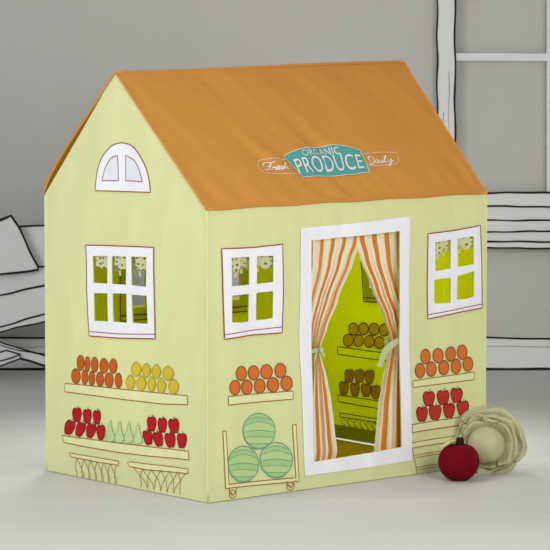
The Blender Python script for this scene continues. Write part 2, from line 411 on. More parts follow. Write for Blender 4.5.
tag(mb.build('gable_window', w_side), 'white arched half-round window sewn high on the gable')

# ---------------------------------------------------------------- printed fruit
def ell(cx, cy, rx, ry, tilt=0, n=22, pts=None):
    o = []; c, s = math.cos(tilt), math.sin(tilt)
    for x, y in (pts or [(math.cos(2*math.pi*i/n), math.sin(2*math.pi*i/n)) for i in range(n)]):
        x *= rx; y *= ry; o.append((cx+x*c-y*s, cy+x*s+y*c))
    return o
LEMON = smoothpath([(0, -1.0), (.35, -.8), (.85, -.35), (.95, .15), (.6, .72), (.2, .95), (-.1, 1.02), (-.45, .82), (-.9, .35), (-.92, -.25), (-.5, -.75)], 3, True)
APPLE = smoothpath([(0, -.72), (.3, -.95), (.72, -.92), (1, -.45), (.92, .15), (.68, .72), (.35, 1), (0, .9), (-.35, 1), (-.68, .72), (-.92, .15), (-1, -.45), (-.72, -.92), (-.3, -.95)], 3, True)
PEAR = smoothpath([(0, -1), (.3, -.85), (.36, -.45), (.6, -.05), (.98, .45), (.85, .88), (.4, 1), (-.4, 1), (-.85, .88), (-.98, .45), (-.6, -.05), (-.36, -.45), (-.3, -.85)], 3, True)
def fruit(p, par, name, px, fillm, linem, lw=.0036, extra=None):
    mb = MB(); q = p.poly(px); p.fill(mb, q, fillm, .0019, sp=.012); p.line(mb, q, lw, linem, .0024, True)
    if extra:
        for pts, w, m in extra: p.line(mb, p.poly(pts), w, m, .0027)
    return mb.build(name, par)
def remap(p, q):   # the far end wall prints sit at the same (depth, height) as the near ones
    return q
class Through:     # prints on the far end wall: the ink soaks the cloth and shows on the inside too
    def __init__(self, p): self.p = p; self.P = p.P
    def poly(self, pts): return self.p.poly(pts)
    def fill(self, mb, q, m, off, **k):
        thin, behind = {I_ORANGE2: (T_ORANGE, B_ORANGE), I_APPLE: (T_APPLE, B_APPLE)}.get(m, (None, None))
        if thin: self.p.fill(mb, q, thin, off, **k); self.p.fill(mb, q, behind, -off-.0022, **k)
    def line(self, mb, q, w, m, off, c=False):
        self.p.line(mb, q, w, m, off, c); self.p.line(mb, q, w, B_LINE, -off-.0024, c)
S_OR = [(80.6, 362.8, 3.3, 7.4), (87.5, 364, 2.5, 7.3), (95.3, 364.7, 3.5, 7.4), (104.9, 365.7, 4, 7.3), (114, 366, 3.7, 7.1),
        (76, 376, 4, 7.2), (84.8, 377.2, 3, 7), (92.4, 378.2, 3.1, 7), (101, 379, 3.7, 7.1), (110, 380, 4, 7.2), (119.2, 380.4, 3.3, 7.2)]
S_LE = [(136.3, 369.1, 4.6, 7.2), (146.4, 370.4, 4.3, 7), (156.5, 371.4, 4.6, 7), (168.5, 373, 5.6, 7.1),
        (130.9, 382.2, 4.3, 7.4), (141.5, 383.1, 4.6, 7.4), (152, 384.1, 3.9, 7.3), (161.9, 385.6, 4.3, 7.3), (173.9, 386.3, 5, 7.4)]
S_AP = [(77.1, 414.8, 4.7, 7, 0), (87.8, 416.3, 4, 7, .0), (97.3, 417.3, 3.7, 7, 0), (69.5, 427.5, 4.8, 7.2, .32), (80.5, 429.3, 4.5, 7.2, .35), (91.1, 430.8, 4.4, 7.2, .25), (101.3, 432.3, 4.2, 7.2, 0)]
S_AP2 = [(152.2, 423.9, 4.4, 7.2, 0), (162.7, 425.2, 4.2, 7.2, 0), (173.9, 426, 4.9, 7.2, -.1), (148.4, 437.4, 4.4, 7.2, -.2), (158.6, 438.9, 4.5, 7.2, -.2), (170, 440.2, 4.7, 7.2, -.1), (181.5, 440.7, 4.7, 7.2, 0)]
S_PE = [(111, 431.6, 4.6, 9.8), (120.4, 432.6, 4.6, 9.6), (129.6, 433.2, 4.4, 9.4), (138.5, 434.2, 4.4, 9.4)]
S_SH = [[(65.2, 383.4), (100, 386.6), (140, 391), (187.9, 395.8), (187.9, 404.6), (165, 404), (130, 400.2), (95, 395.5), (65.2, 391.8)],
        [(61.8, 435), (68, 436.4), (120, 443), (187.9, 451.3), (188.6, 459.8), (150, 456), (118, 452), (85, 446.8), (64, 442.4)]]
def shelf(p, par, px):
    mb = MB(); q = p.poly(px); p.fill(mb, q, I_SHELF, .0017, sp=.010); p.line(mb, q, .0028, I_BROWN, .002, True); return mb.build('printed_shelf', par)
def basket(p, par, rail, tops, bots, kind):
    mb = MB(); q = p.poly(rail); p.fill(mb, q, I_SHELF, .0017, sp=.010); p.line(mb, q, .0026, I_BROWN, .002, True)
    n = len(tops)
    for i in range(n):
        t = tops[i]; js = (i-1, i+1) if kind == 'x' else (i, i+1)
        for j in js:
            if 0 <= j < n:
                b = bots[j]; k = 1.6*(1 if j > i else -1)
                mid = ((t[0]+b[0])/2+k, (t[1]+b[1])/2); m2 = (b[0]-k*.6, b[1]*.75+t[1]*.25)
                p.line(mb, p.poly(smoothpath([t, mid, m2, b], 4)), .0018, I_BROWN, .002)
    return mb.build('printed_basket', par)
def apples(p, par, L, fm, lm):
    for cx, cy, rx, ry, tl in L:
        st = [(cx+math.sin(tl)*ry*.75, cy-ry*.72), (cx+math.sin(tl)*ry+.3, cy-ry*1.0), (cx+math.sin(tl)*ry+1.2, cy-ry*1.28)]
        fruit(p, par, 'printed_apple', ell(cx, cy, rx, ry, tl, pts=APPLE), fm, lm, .003, [(st, .0022, I_ALINE)])
rb_tops = [(80+i*6.9-3.5, 458.3+i*.98) for i in range(7)]; rb_bots = [(78.5+i*6.6-2, 476.8+i*1.15) for i in range(7)]
xb_tops = [(134.5+i*8.6, 467.6+i*.85) for i in range(7)]; xb_bots = [(141+i*6.6, 487.0+i*1.32) for i in range(7)]
RAIL1 = [(68.8, 453), (120.2, 461), (119.6, 465), (98, 462), (71, 457)]; RAIL2 = [(128.4, 462.6), (131, 461.6), (188, 469), (188, 473.6), (150, 470), (130.5, 466.4)]
far = Through(right)
for x, y in ((353.6, 329), (364, 328.8), (374.4, 329.2), (384.6, 330), (348.4, 340.2), (358.8, 340.6), (369.9, 341.4), (380, 342.6), (390.5, 344)):
    fruit(far, w_right, 'printed_orange', ell(x, y, 4.9, 6), I_ORANGE2, I_OLINE)
apples(far, w_right, [(350, 376, 4.7, 6.4, 0), (360.7, 376, 4.7, 6.4, 0), (370.6, 376.6, 4.6, 6.4, 0), (344.6, 388, 4.6, 6.6, 0), (356, 389.4, 4.7, 6.6, 0), (367.2, 390, 4.7, 6.6, 0), (377, 392, 4.7, 6.6, 0)], I_APPLE, I_ALINE)
shelf(far, w_right, [(337.5, 346.6), (362, 349.8), (398, 354.6), (398, 362), (360, 357.4), (337.5, 354.2)])
shelf(far, w_right, [(338.9, 394.8), (358, 397.6), (390, 402.4), (390, 410), (358, 405), (338.9, 401.2)])
basket(far, w_right, [(341, 412.6), (374, 418), (392, 421), (392, 425), (374, 421.6), (341, 416.6)], [(344+i*6.2, 417+i*.95) for i in range(7)], [(345.5+i*6, 428+i*.95) for i in range(7)], 'l')
for p, par, full in ((side, w_side, True),):
    for c in S_OR: fruit(p, par, 'printed_orange', ell(*c), I_ORANGE2, I_OLINE)
    apples(p, par, S_AP, I_APPLE, I_ALINE)
    for q in S_SH: shelf(p, par, q)
    basket(p, par, RAIL1, rb_tops, rb_bots, 'l')
    if full:
        for c in S_LE: fruit(p, par, 'printed_lemon', ell(*c, pts=LEMON), I_LEMON, I_LLINE)
        apples(p, par, S_AP2, I_APPLE, I_ALINE)
        for cx, cy, rx, ry in S_PE:
            fruit(p, par, 'printed_pear', ell(cx, cy, rx, ry, pts=PEAR), I_PEAR, I_PLINE, .0026, [([(cx, cy-ry), (cx+.6, cy-ry-2.6)], .002, I_PLINE)])
        basket(p, par, RAIL2, xb_tops, xb_bots, 'x')
F_OR = [(241.1, 373.5), (253.8, 372.9), (266.5, 371.7), (279.8, 370.4), (234.6, 387.4), (247, 387.1), (260, 386.2), (272.7, 384.6), (285.7, 383.1)]
for c in F_OR: fruit(front, w_front, 'printed_orange', ell(*c, 5.4, 7.1), I_ORANGE, I_OLINE)
R_OR = [(425.8, 356.6), (438.3, 355.7), (450.5, 354), (462.1, 352.2), (420, 370.5), (431.6, 369.1), (443.8, 367.6), (456, 366.2), (468, 364.1)]
for c in R_OR: fruit(front, w_front, 'printed_orange', ell(*c, 4.9, 7.2), I_ORANGE, I_OLINE)
apples(front, w_front, [(429, 398.8, 5.8, 7.3, 0), (443.2, 397.6, 5.8, 7.3, 0), (456.6, 395.3, 5.7, 7.3, 0), (422, 414.2, 5.7, 7.3, 0), (435.4, 412.4, 5.8, 7.3, 0), (449, 410.4, 5.7, 7.3, 0), (462.7, 408, 5.7, 7.3, 0)], I_APPLE2, I_ALINE)
shelf(front, w_front, [(227.8, 396.4), (291.9, 390.8), (291.9, 398.9), (227.8, 405)])
shelf(front, w_front, [(412.4, 380.9), (474.4, 372), (474.4, 379.6), (412.4, 387.6)])
shelf(front, w_front, [(411.2, 424.6), (477, 414.6), (477, 422.6), (411.2, 432.6)])
for cx, cy, rx, ry, ph in ((259.1, 431, 15.8, 17.6, 0), (243, 463.8, 16, 17.6, .1), (276.1, 459.8, 15.6, 17.4, -.1)):
    mb = MB(); q = front.poly(ell(cx, cy, rx, ry, n=36)); front.fill(mb, q, I_MELON, .0017); front.line(mb, q, .0032, I_MLINE, .0026, True)
    def arc(y0, bow, x):
        return cy+ry*(y0-bow*(1-x*x))
    for (ya, ba, yb, bbw) in ((-.72, .18, -.35, .26), (-.02, .12, .3, .06), (.6, -.04, .86, -.1)):
        top = [(cx+rx*x*math.sqrt(max(0, 1-min(1, abs(ya))**2))*.97, arc(ya+.1, ba, x)) for x in [-1+i*.2 for i in range(11)]]
        bot = [(cx+rx*x*math.sqrt(max(0, 1-min(1, abs(yb))**2))*.97, arc(yb+.08, bbw, x)) for x in [-1+i*.2 for i in range(11)]]
        front.fill(mb, front.poly(top+bot[::-1]), I_MBAND, .0021)
        front.line(mb, front.poly(top), .002, I_MLINE, .0026)
        front.line(mb, front.poly(bot), .0015, I_MLINE, .0026)
    mb.build('printed_watermelon', w_front)
mb = MB()
cart = front.poly([(222.4, 431.2), (225.4, 431), (227.6, 484.2), (295.4, 477.6), (291.6, 425), (295.4, 424.2), (298.6, 481.2), (224.4, 488.2)])
front.fill(mb, cart, I_SHELF, .0017, sp=.010); front.line(mb, cart, .0028, I_BROWN, .002, True)
for cx, cy in ((232.2, 494), (290.2, 486.2)):
    front.line(mb, front.poly(ell(cx, cy, 3.6, 4, n=16)), .0022, I_BROWN, .002, True)
    front.line(mb, front.poly([(cx-4.2, cy-5.5), (cx-3, cy-1.5), (cx, cy+1.5), (cx+3, cy-2), (cx+4.2, cy-6)]), .002, I_BROWN, .0022)
    front.line(mb, front.poly([(cx-2, cy-2), (cx+.4, cy+1.6), (cx+2.6, cy-2.4)]), .0018, I_BROWN, .0022)
mb.build('printed_cart', w_front)
mb = MB()                                  # bushel basket low on the right
q = front.poly([(407.4, 443.4), (474, 432.8), (474.4, 438.2), (408, 448.7)]); front.fill(mb, q, I_SHELF, .0017, sp=.010); front.line(mb, q, .0026, I_BROWN, .002, True)
front.line(mb, front.poly(smoothpath([(411.6, 449), (413.6, 457), (416, 467), (416.8, 474)], 4)), .0022, I_BROWN, .002)
front.line(mb, front.poly(smoothpath([(472, 439), (470.5, 448), (468.5, 457), (467.5, 465.5)], 4)), .0022, I_BROWN, .002)
for y in (455.6, 458, 467.5, 470): front.line(mb, front.poly([(412.2+(y-450)*.25, y), (470, y-9.3)]), .0018, I_BROWN, .002)
mb.build('printed_basket', w_front)

# ---------------------------------------------------------------- roof sign
def lerp2(a, b, t): return (a[0]+(b[0]-a[0])*t, a[1]+(b[1]-a[1])*t)
def warp(BL, BR, TR, TL, btop, bbot):
    def g(s, t):
        a = lerp2(BL, BR, s); b = lerp2(TL, TR, s); k = 4*s*(1-s)
        a = (a[0], a[1]+bbot*k); b = (b[0], b[1]+btop*k); return lerp2(a, b, t)
    return g
ban = warp((303, 177.2), (368.2, 174), (359, 152), (283.4, 155.6), -8, .2)
edge = [ban(i/16, 0) for i in range(17)]+[ban(1-i/16, 1) for i in range(17)]
mb = MB(); buv = roof_f.poly(edge); roof_f.fill(mb, buv, I_TEAL, .0022, sp=.01); roof_f.line(mb, buv, .0022, I_WHITE, .0032, True)
tag(mb.build('sign_banner', roof), 'teal banner printed on the orange roof')
def lettering(body, g, name):
    cu = bpy.data.curves.new(name, 'FONT'); cu.body = body; cu.size = 1; cu.resolution_u = 4; cu.space_character = 1.06
    o = bpy.data.objects.new(name, cu); col.objects.link(o); bpy.context.view_layer.update()
    me = bpy.data.meshes.new_from_object(o.evaluated_get(bpy.context.evaluated_depsgraph_get()))
    bm = bmesh.new(); bm.from_mesh(me); bmesh.ops.triangulate(bm, faces=bm.faces[:])
    xs = [v.co.x for v in bm.verts]; ys = [v.co.y for v in bm.verts]
    x0, x1, y0, y1 = min(xs), max(xs), min(ys), max(ys)
    V = [roof_f.P(*roof_f.uv(*g((v.co.x-x0)/(x1-x0), (v.co.y-y0)/(y1-y0))), .0036) for v in bm.verts]
    bm.verts.index_update(); Fc = [[v.index for v in f.verts] for f in bm.faces]; bm.free()
    bpy.data.objects.remove(o); bpy.data.curves.remove(cu); bpy.data.meshes.remove(me)
    mb = MB(); mb.add(V, Fc, I_WHITE); return mb.build(name, roof)
tag(lettering('ORGANIC', warp((303.8, 156.9), (340, 155.4), (337, 148.4), (300.2, 151), -2, -2), 'sign_lettering'), 'white word ORGANIC arched along the banner top')
tag(lettering('PRODUCE', warp((299.4, 173.6), (363.2, 170), (358.6, 157), (293, 159.6), -3.4, 0), 'sign_lettering'), 'large white word PRODUCE across the banner')
def script(strokes, label):
    mb = MB()
    for st in strokes:
        pts = [(240+(x if x > 200 else 68+(x-68)*.94)/3.056, 135+y/3.056) for x, y in st]
        roof_f.line(mb, roof_f.poly(smoothpath(pts, 4)), .0032, I_WHITE, .0026)
    return tag(mb.build('sign_lettering', roof), label)
script([[(74, 98), (69, 92), (74, 85), (84, 84), (96, 86), (108, 84)], [(95, 86), (93, 96), (88, 106), (80, 109), (76, 104)], [(82, 97), (90, 96), (98, 95)],
        [(98, 107), (104, 98), (107, 101), (111, 98), (111, 106), (116, 105)], [(116, 104), (122, 101), (121, 97), (116, 99), (116, 106), (123, 106)],
        [(123, 106), (130, 96), (133, 103), (128, 107), (134, 106)], [(134, 107), (141, 92), (144, 86), (141, 88), (139, 106), (144, 98), (149, 99), (148, 105), (154, 104)]],
       'white script word Fresh left of the banner')
script([[(389, 74), (392, 84), (396, 95)], [(386, 77), (391, 71), (401, 74), (406, 83), (402, 94), (394, 97), (388, 94)],
        [(420, 84), (413, 82), (410, 88), (414, 92), (419, 88), (420, 83), (422, 91), (426, 90)], [(428, 82), (429, 91), (433, 89)], [(427, 77), (428, 78)],
        [(433, 89), (440, 76), (440, 69), (436, 74), (438, 90), (444, 88)], [(446, 80), (448, 87), (454, 86), (457, 78), (458, 90), (455, 100), (450, 98), (457, 90), (466, 84)]],
       'white script word Daily right of the banner')
for pts in ([(286, 159.2), (264, 159.4), (259, 160.4), (257.6, 164), (259, 169), (262.5, 172.6), (268, 173.9), (300, 174)], [(360.5, 155.8), (392, 153.8), (396, 155.5), (397.4, 160), (396, 164.8), (392, 166.4), (365.5, 168)]):
    mb = MB(); roof_f.line(mb, roof_f.poly(smoothpath(pts, 4)), .0016, I_WHITE, .0024); mb.build('sign_outline', roof)

# ---------------------------------------------------------------- curtains
def interp(tab, y):
    for i in range(len(tab)-1):
        if tab[i][0] <= y <= tab[i+1][0]:
            t = (y-tab[i][0])/(tab[i+1][0]-tab[i][0]); t = t*t*(3-2*t)*.5+t*.5; return tab[i][1]+(tab[i+1][1]-tab[i][1])*t
    return tab[-1][1] if y > tab[-1][0] else tab[0][1]
def curtain(outer, inner, y0, y1, tie_y, mat, nf, flip, ph, tilt, label):
    n, rows = 96, 70; V = []; Fc = []; UV = []
    for j in range(rows+1):
        t = j/rows; py = y0+(y1-y0)*t
        a = interp(outer, py); b = interp(inner, py)
        pinch = math.exp(-((py-tie_y)/26)**2)
        amp = .004+.004*sst((py-y0)/90)+.003*sst((py-tie_y)/60)
        kk = 1-.52*sst((py-262)/(tie_y-262))
        for i in range(n+1):
            s = i/n
            px = a+(b-a)*s
            yy = py - tilt*(px-311)
            # distance behind the wall
            dep = .009+.012*pinch*0+amp*(1+math.cos(2*math.pi*nf*(1-s)*kk+ph+.8*math.sin(3*t+s*3)))+.003*s
            pt = hit(px, yy, 1, nb.y+dep)
            # gather: folds crowd toward the tie
            V.append(pt); UV.append(((1-(1-s)*kk), t))
    for j in range(rows):
        for i in range(n):
            a = j*(n+1)+i; Fc.append([a, a+1, a+n+2, a+n+1])
    mb = MB(); mb.add(V, Fc, mat, UV)
    return tag(mb.build('curtain', tent), label)
c_l = curtain([(226, 306), (300, 308.5), (335, 311.5), (352, 313.2), (366, 311.8), (400, 309), (470, 309)],
              [(226, 366), (245, 361), (262, 354), (300, 338.5), (330, 327), (346, 321.2), (354, 320), (362, 322.5), (376, 326.5), (400, 331), (430, 334.6), (452, 337.2), (470, 333)],
              228, 466, 351, STRIPE_L, 4, False, 0, .06, 'orange and cream striped curtain tied to the left of the doorway')
c_r = curtain([(226, 404), (300, 402), (330, 401), (341, 400.8), (360, 401.8), (400, 402.5), (460, 402.5)],
              [(226, 352), (240, 354.5), (258, 360), (290, 372), (320, 384), (336, 389.5), (343, 390.5), (350, 389.4), (362, 386.6), (384, 382), (408, 378), (460, 373.5)],
              230, 460, 342, STRIPE_R, 3.5, True, 1.2, .02, 'orange and cream striped curtain tied to the right of the doorway')
def tie(par, a, b, tails, label):
    mb = MB(); A = hit(*a, 1, nb.y+.004); B = hit(*b, 1, nb.y+.004)
    ring = []
    for i in range(25):
        t = 2*math.pi*i/24; c = (A+B)/2; e = (B-A)/2
        ring.append(c+e*math.cos(t)*1.06+Vector((0, .014, 0))-Vector((0, .019, 0))*math.sin(t))
    for i in range(24):
        pass
    vs = []; fs = []
    for i, q in enumerate(ring): vs += [q+Vector((0, 0, .007+.001*math.sin(i*2))), q+Vector((0, .0015*math.sin(i*3), 0)), q-Vector((0, 0, .006))]
    for i in range(24):
        for k in range(2): fs.append([3*i+k, 3*i+k+1, 3*i+4+k, 3*i+3+k])
    mb.add(vs, fs, TIE)
    for path, w in tails:
        pts = smoothpath([tuple(hit(x, y, 1, nb.y-.006-dd)) for x, y, dd in path], 5)
        m = len(pts); vs = []; fs = []
        for i, q in enumerate(pts):
            q = Vector(q); d = (Vector(pts[min(i+1, m-1)])-Vector(pts[max(i-1, 0)])).normalized(); sd = d.cross(Vector((0, 1, 0))).normalized()*w*(.7+.3*math.sin(i/m*3.1))
            vs += [q-sd, q+Vector((0, -.003, 0)), q+sd]
        for i in range(m-1):
            for k in range(2): fs.append([3*i+k, 3*i+k+1, 3*i+4+k, 3*i+3+k])
        mb.add(vs, fs, TIE)
    K = (A*.35+B*.65)+Vector((0, -.008, 0))
    tube(mb, [K+Vector((.0, 0, .008)), K+Vector((.002, -.004, .003)), K+Vector((.001, -.004, -.004)), K+Vector((0, 0, -.008))], lambda t: .004+.004*math.sin(t*math.pi), TIE)
    return tag(mb.build('curtain_tie', par), label)
tie(c_l, (311.2, 351.5), (322, 349), [([(320, 350, 0), (323, 353, .004), (324.5, 357, .002)], .004), ([(317, 352, .0), (315.5, 357, .004), (314.5, 362, 0)], .0035)], 'pale green ribbon tie')
tie(c_r, (388.6, 346), (400.3, 338.5), [([(399, 340.5, .002), (393, 344, .010), (386.5, 350.5, .010), (382.5, 358, .008), (379.5, 367, .004)], .0125)], 'pale green ribbon tie with a long hanging tail')

# ---------------------------------------------------------------- room
fl = hit_world(275, 369.6, 2, 0); YW = fl.y
def bg(px, py, off): return hit_world(px, py, 1, YW-off)
def floor_mat():
    m, nt, out = nodemat('pale_painted_floorboards')
    tc = nt.nodes.new('ShaderNodeTexCoord'); sp = nt.nodes.new('ShaderNodeSeparateXYZ'); nt.links.new(tc.outputs['Object'], sp.inputs[0])
    def M(op, a, b=None):
        x = nt.nodes.new('ShaderNodeMath'); x.operation = op
        for i, q in enumerate((a, b)):
            if q is None: continue
            if isinstance(q, (int, float)): x.inputs[i].default_value = q
            else: nt.links.new(q, x.inputs[i])
        return x.outputs[0]
    yb = M('MULTIPLY', sp.outputs[1], 1/.12); fr = M('FRACT', yb); idx = M('FLOOR', yb)
    gap = M('LESS_THAN', fr, .03)
    wn = nt.nodes.new('ShaderNodeTexWhiteNoise'); wn.noise_dimensions = '1D'; nt.links.new(idx, wn.inputs['W'])
    mp = nt.nodes.new('ShaderNodeMapping'); mp.inputs['Scale'].default_value = (1.2, 26, 1); nt.links.new(tc.outputs['Object'], mp.inputs[0])
    nz = nt.nodes.new('ShaderNodeTexNoise'); nz.inputs['Scale'].default_value = 2.2; nz.inputs['Detail'].default_value = 6; nt.links.new(mp.outputs[0], nz.inputs[0])
    v = M('ADD', M('MULTIPLY', wn.outputs['Value'], .06), M('MULTIPLY', nz.outputs['Fac'], .16))
    v = M('SUBTRACT', M('ADD', v, .86), M('MULTIPLY', gap, .10))
    mc = nt.nodes.new('ShaderNodeMix'); mc.data_type = 'RGBA'; mc.blend_type = 'MULTIPLY'; mc.inputs['Factor'].default_value = 1
    mc.inputs['A'].default_value = lin((200, 201, 195))+(1,); nt.links.new(v, mc.inputs['B'])
    p = nt.nodes.new('ShaderNodeBsdfPrincipled'); nt.links.new(mc.outputs['Result'], p.inputs['Base Color']); p.inputs['Roughness'].default_value = .5; p.inputs['Specular IOR Level'].default_value = .25
    nt.links.new(p.outputs[0], out.inputs[0]); return m
WALLM = solid('warm_grey_wall_paint', (194, 193, 189), .85, .015, 2)
mb = MB(); mb.add([(-4, -3.6, 0), (4, -3.6, 0), (4, YW, 0), (-4, YW, 0), (-4, -3.6, -.05), (4, -3.6, -.05), (4, YW, -.05), (-4, YW, -.05)], [[0, 1, 2, 3], [7, 6, 5, 4], [0, 4, 5, 1], [1, 5, 6, 2], [2, 6, 7, 3], [3, 7, 4, 0]], floor_mat())
tag(mb.build('floor', smooth=False), 'pale whitewashed plank floor under the playhouse', 'floor', kind='structure')
mb = MB(); mb.add([(-4, YW, -.05), (4, YW, -.05), (4, YW, 2.9), (-4, YW, 2.9), (-4, YW+.1, -.05), (4, YW+.1, -.05), (4, YW+.1, 2.9), (-4, YW+.1, 2.9)], [[0, 1, 2, 3], [7, 6, 5, 4], [0, 4, 5, 1], [1, 5, 6, 2], [2, 6, 7, 3], [3, 7, 4, 0]], WALLM)
tag(mb.build('wall_back', smooth=False), 'plain warm grey wall behind the playhouse', 'wall', kind='structure')
def board(mb, px, off, th, mat):
    """a cut board standing off the wall: px outline, front face 'off' before the wall, th thick"""
    P = [bg(x, y, off) for x, y in px]; q = [(p.x, p.z) for p in P]
    vs, fs = region(q, (), 5)
    y = YW-off
    mb.add([(a, y, b) for a, b in vs], fs, mat); mb.add([(a, y+th, b) for a, b in vs], [f[::-1] for f in fs], mat)
    n = len(q); mb.add([(a, y, b) for a, b in q]+[(a, y+th, b) for a, b in q], [[i, (i+1) % n, n+(i+1) % n, n+i] for i in range(n)], mat)
def inkline(mb, px, w, off, mat=None, closed=False, seed=0, sm=True):
    P = smoothpath(px, 6, closed) if sm else px
    q = [(p.x, p.z) for p in (bg(x, y, off) for x, y in P)]
    q = densify(q, .03, closed); n = len(q); vs = []; fs = []
    for i in range(n):
        a = q[i-1] if (i > 0 or closed) else q[i]; b = q[(i+1) % n] if (i < n-1 or closed) else q[i]
        dx, dy = b[0]-a[0], b[1]-a[1]; L = math.hypot(dx, dy) or 1e-9
        ww = w*(1+.35*N3(q[i][0]*9, q[i][1]*9, seed))/2
        for s in (1, -1): vs.append((q[i][0]-dy/L*ww*s, YW-off-.0015, q[i][1]+dx/L*ww*s))
        for s in (1, -1): vs.append((q[i][0]-dy/L*ww*s, YW-off, q[i][1]+dx/L*ww*s))
    for i in range(n if closed else n-1):
        j = (i+1) % n; a, b = 4*i, 4*j
        fs += [[a, a+1, b+1, b], [a+2, b+2, b+3, a+3], [a, b, b+2, a+2], [a+1, a+3, b+3, b+1]]
    mb.add(vs, fs, mat or BLACK)
IW = .0072
# baseboard
mb = MB(); board(mb, [(-760, 338), (1300, 338), (1300, 369.6), (-760, 369.6)], .02, .02, BOARD2)
base = tag(mb.build('baseboard_back', smooth=False), 'white baseboard outlined in black along the grey wall', 'baseboard', kind='structure')
mb = MB()
inkline(mb, [(-755, 338)]+[(x, 337.6+.4*math.sin(x*.05)+max(0, min(60, x-484))*.016) for x in range(-720, 1300, 40)], .0075, .021)
inkline(mb, [(-755, 369)]+[(x, 368.9+.3*math.sin(x*.09)) for x in range(-720, 1300, 30)], .0085, .021, seed=3)
inkline(mb, [(-755, 347)]+[(x, 346.6+.5*math.sin(x*.06)) for x in range(-720, 1300, 30)], .0022, .021, SCUFF, seed=5)
tag(mb.build('ink_outline', base, smooth=False), 'black hand-drawn outlines')
# window frame cut-out
win = tag(empty('window_1', tuple(bg(500, 193, 0))), 'white window frame with black outlines on the grey wall', 'window', kind='structure')
def part(name, mb, par, label=None):
    o = mb.build(name, par, smooth=False); o.matrix_parent_inverse = Matrix.Translation(par.location).inverted()
    return tag(o, label) if label else o
mb = MB(); board(mb, [(437, -70), (455.3, -70), (455.3, 193), (438, 193)], .055, .03, BOARD2)
o1 = part('frame_post', mb, win)
mb = MB()
inkline(mb, [(437.2+.5*math.sin(y*.13), y) for y in range(-68, 192, 9)], .0068, .056, seed=1); inkline(mb, [(455+.5*math.sin(y*.1+1), y) for y in range(-68, 192, 9)], .0074, .056, seed=2)
inkline(mb, [(448.8, 71), (449.3, 90), (448.6, 112), (449, 128)], .0022, .056, SCUFF, seed=7); inkline(mb, [(443.6, 112), (443.2, 124), (443.8, 131)], .002, .056, SCUFF, seed=8)
part('ink_outline', mb, win, 'black hand-drawn outlines')
mb = MB(); board(mb, [(547, -70), (566, -70), (566, 193), (547, 193)], .055, .03, BOARD2); part('frame_post', mb, win)
mb = MB(); board(mb, [(455.3, 53.2), (547, 53.6), (547, 60.8), (455.3, 60.6)], .05, .022, BOARD2); part('muntin', mb, win)
# panelling under the window
trim = tag(empty('trim_1', tuple(bg(560, 248, 0))), 'white horizontal panel boards with black lines below the window frame', 'panelling', kind='structure')
ys = [193, 206.5, 220, 231.6, 242, 248]
for i in range(5):
    mb = MB(); board(mb, [(420, ys[i]), (700, ys[i]), (700, ys[i+1]), (420, ys[i+1])], .07-.004*(i % 2), .045, BOARD2); part('board', mb, trim)
mb = MB()
for i, y in enumerate(ys):
    inkline(mb, [(x, y+.5*math.sin(x*.045+i*1.7)+.25*math.sin(x*.17+i)) for x in range(422, 700, 12)], .0066 if i else .0076, .071, seed=i)
part('ink_outline', mb, trim, 'black hand-drawn lines')

# day bed drawn on cut board, left
BD = .30
bed = tag(empty('daybed', tuple(bg(20, 369.6, BD))), 'white daybed cut-out with black outlines behind the playhouse', 'daybed')
bed.location.z = 0
mb = MB(); board(mb, [(-90, 226), (20, 226), (100, 225), (104, 300), (-90, 300)], BD-.03, .03, BOARD); part('backrest', mb, bed)
mb = MB(); board(mb, [(-90, 277), (0, 274), (20, 272.5), (38, 266.5), (108, 268), (108, 273), (45, 285.5), (20, 291), (0, 295.2), (-90, 310)], BD, .03, BOARD); part('blanket', mb, bed)
mb = MB(); board(mb, [(-90, 310), (0, 295.2), (20, 291), (45, 285.5), (108, 273), (110, 296), (45, 314), (20, 321), (0, 327), (-90, 350)], BD, .06, BOARD); part('mattress', mb, bed)
mb = MB(); board(mb, [(-90, 350), (0, 327), (20, 321), (45, 314), (110, 296), (110, 304), (45, 321.5), (20, 327), (0, 332.2), (-90, 356)], BD, .05, BOARD); part('side_rail', mb, bed)
def ground(px, off): return project_floor(px, off)
fy = lambda off: project_y(off)
def floor_py(off):   # picture height of the floor line 'off' in front of the wall
    return project(ROT.inverted() @ Vector((0, YW-off, 0)))[1]
g = floor_py(BD)
mb = MB(); board(mb, [(-90, 314), (-20, 335), (0, 342.2), (20, 348.4), (45, 355.6), (100, 371), (116, g), (92, g), (45, 366), (20, 358.6), (0, 351), (-90, 322)], BD-.015, .02, BOARD); part('leg', mb, bed)
mb = MB(); board(mb, [(-90, g), (-60, g), (0, 366.2), (20, 358.6), (20, 354.2), (6, 350.3), (0, 352), (-90, 374)], BD, .02, BOARD); part('leg', mb, bed)
mb = MB(); o_ = BD+.001
inkline(mb, [(20, 226.4), (30, 226), (45, 225.4), (70, 225.4), (98, 225.2)], IW, BD-.029)
inkline(mb, [(38, 266.5), (45, 266.8), (70, 267.5), (106, 268.6)], IW*.9, o_)
inkline(mb, [(-88, 310), (0, 295.2), (12, 293), (24, 289.6), (45, 285.4), (106, 273)], IW, o_)
inkline(mb, [(-88, 349.5), (0, 327), (14, 323.3), (26, 319), (45, 314), (108, 296.5)], IW*.85, o_)
inkline(mb, [(-88, 355.5), (0, 332.2), (14, 328), (28, 325.2), (45, 321.6), (108, 304)], IW*.85, o_)
o2 = BD-.014
inkline(mb, [(-86, 315), (-20, 335), (0, 342.2), (20, 348.4), (45, 355.6), (100, 371)], IW*.8, o2)
inkline(mb, [(0, 345), (20, 350.6), (45, 353.8)], IW*.5, o2)
inkline(mb, [(20, 358.6), (30, 361), (45, 366), (90, g-1)], IW, o2)
inkline(mb, [(-80, 372), (0, 352.2), (6, 350.3), (20, 354.2), (20.4, 358.6), (0, 366.2), (-55, g-1)], IW*.8, o_, sm=False)
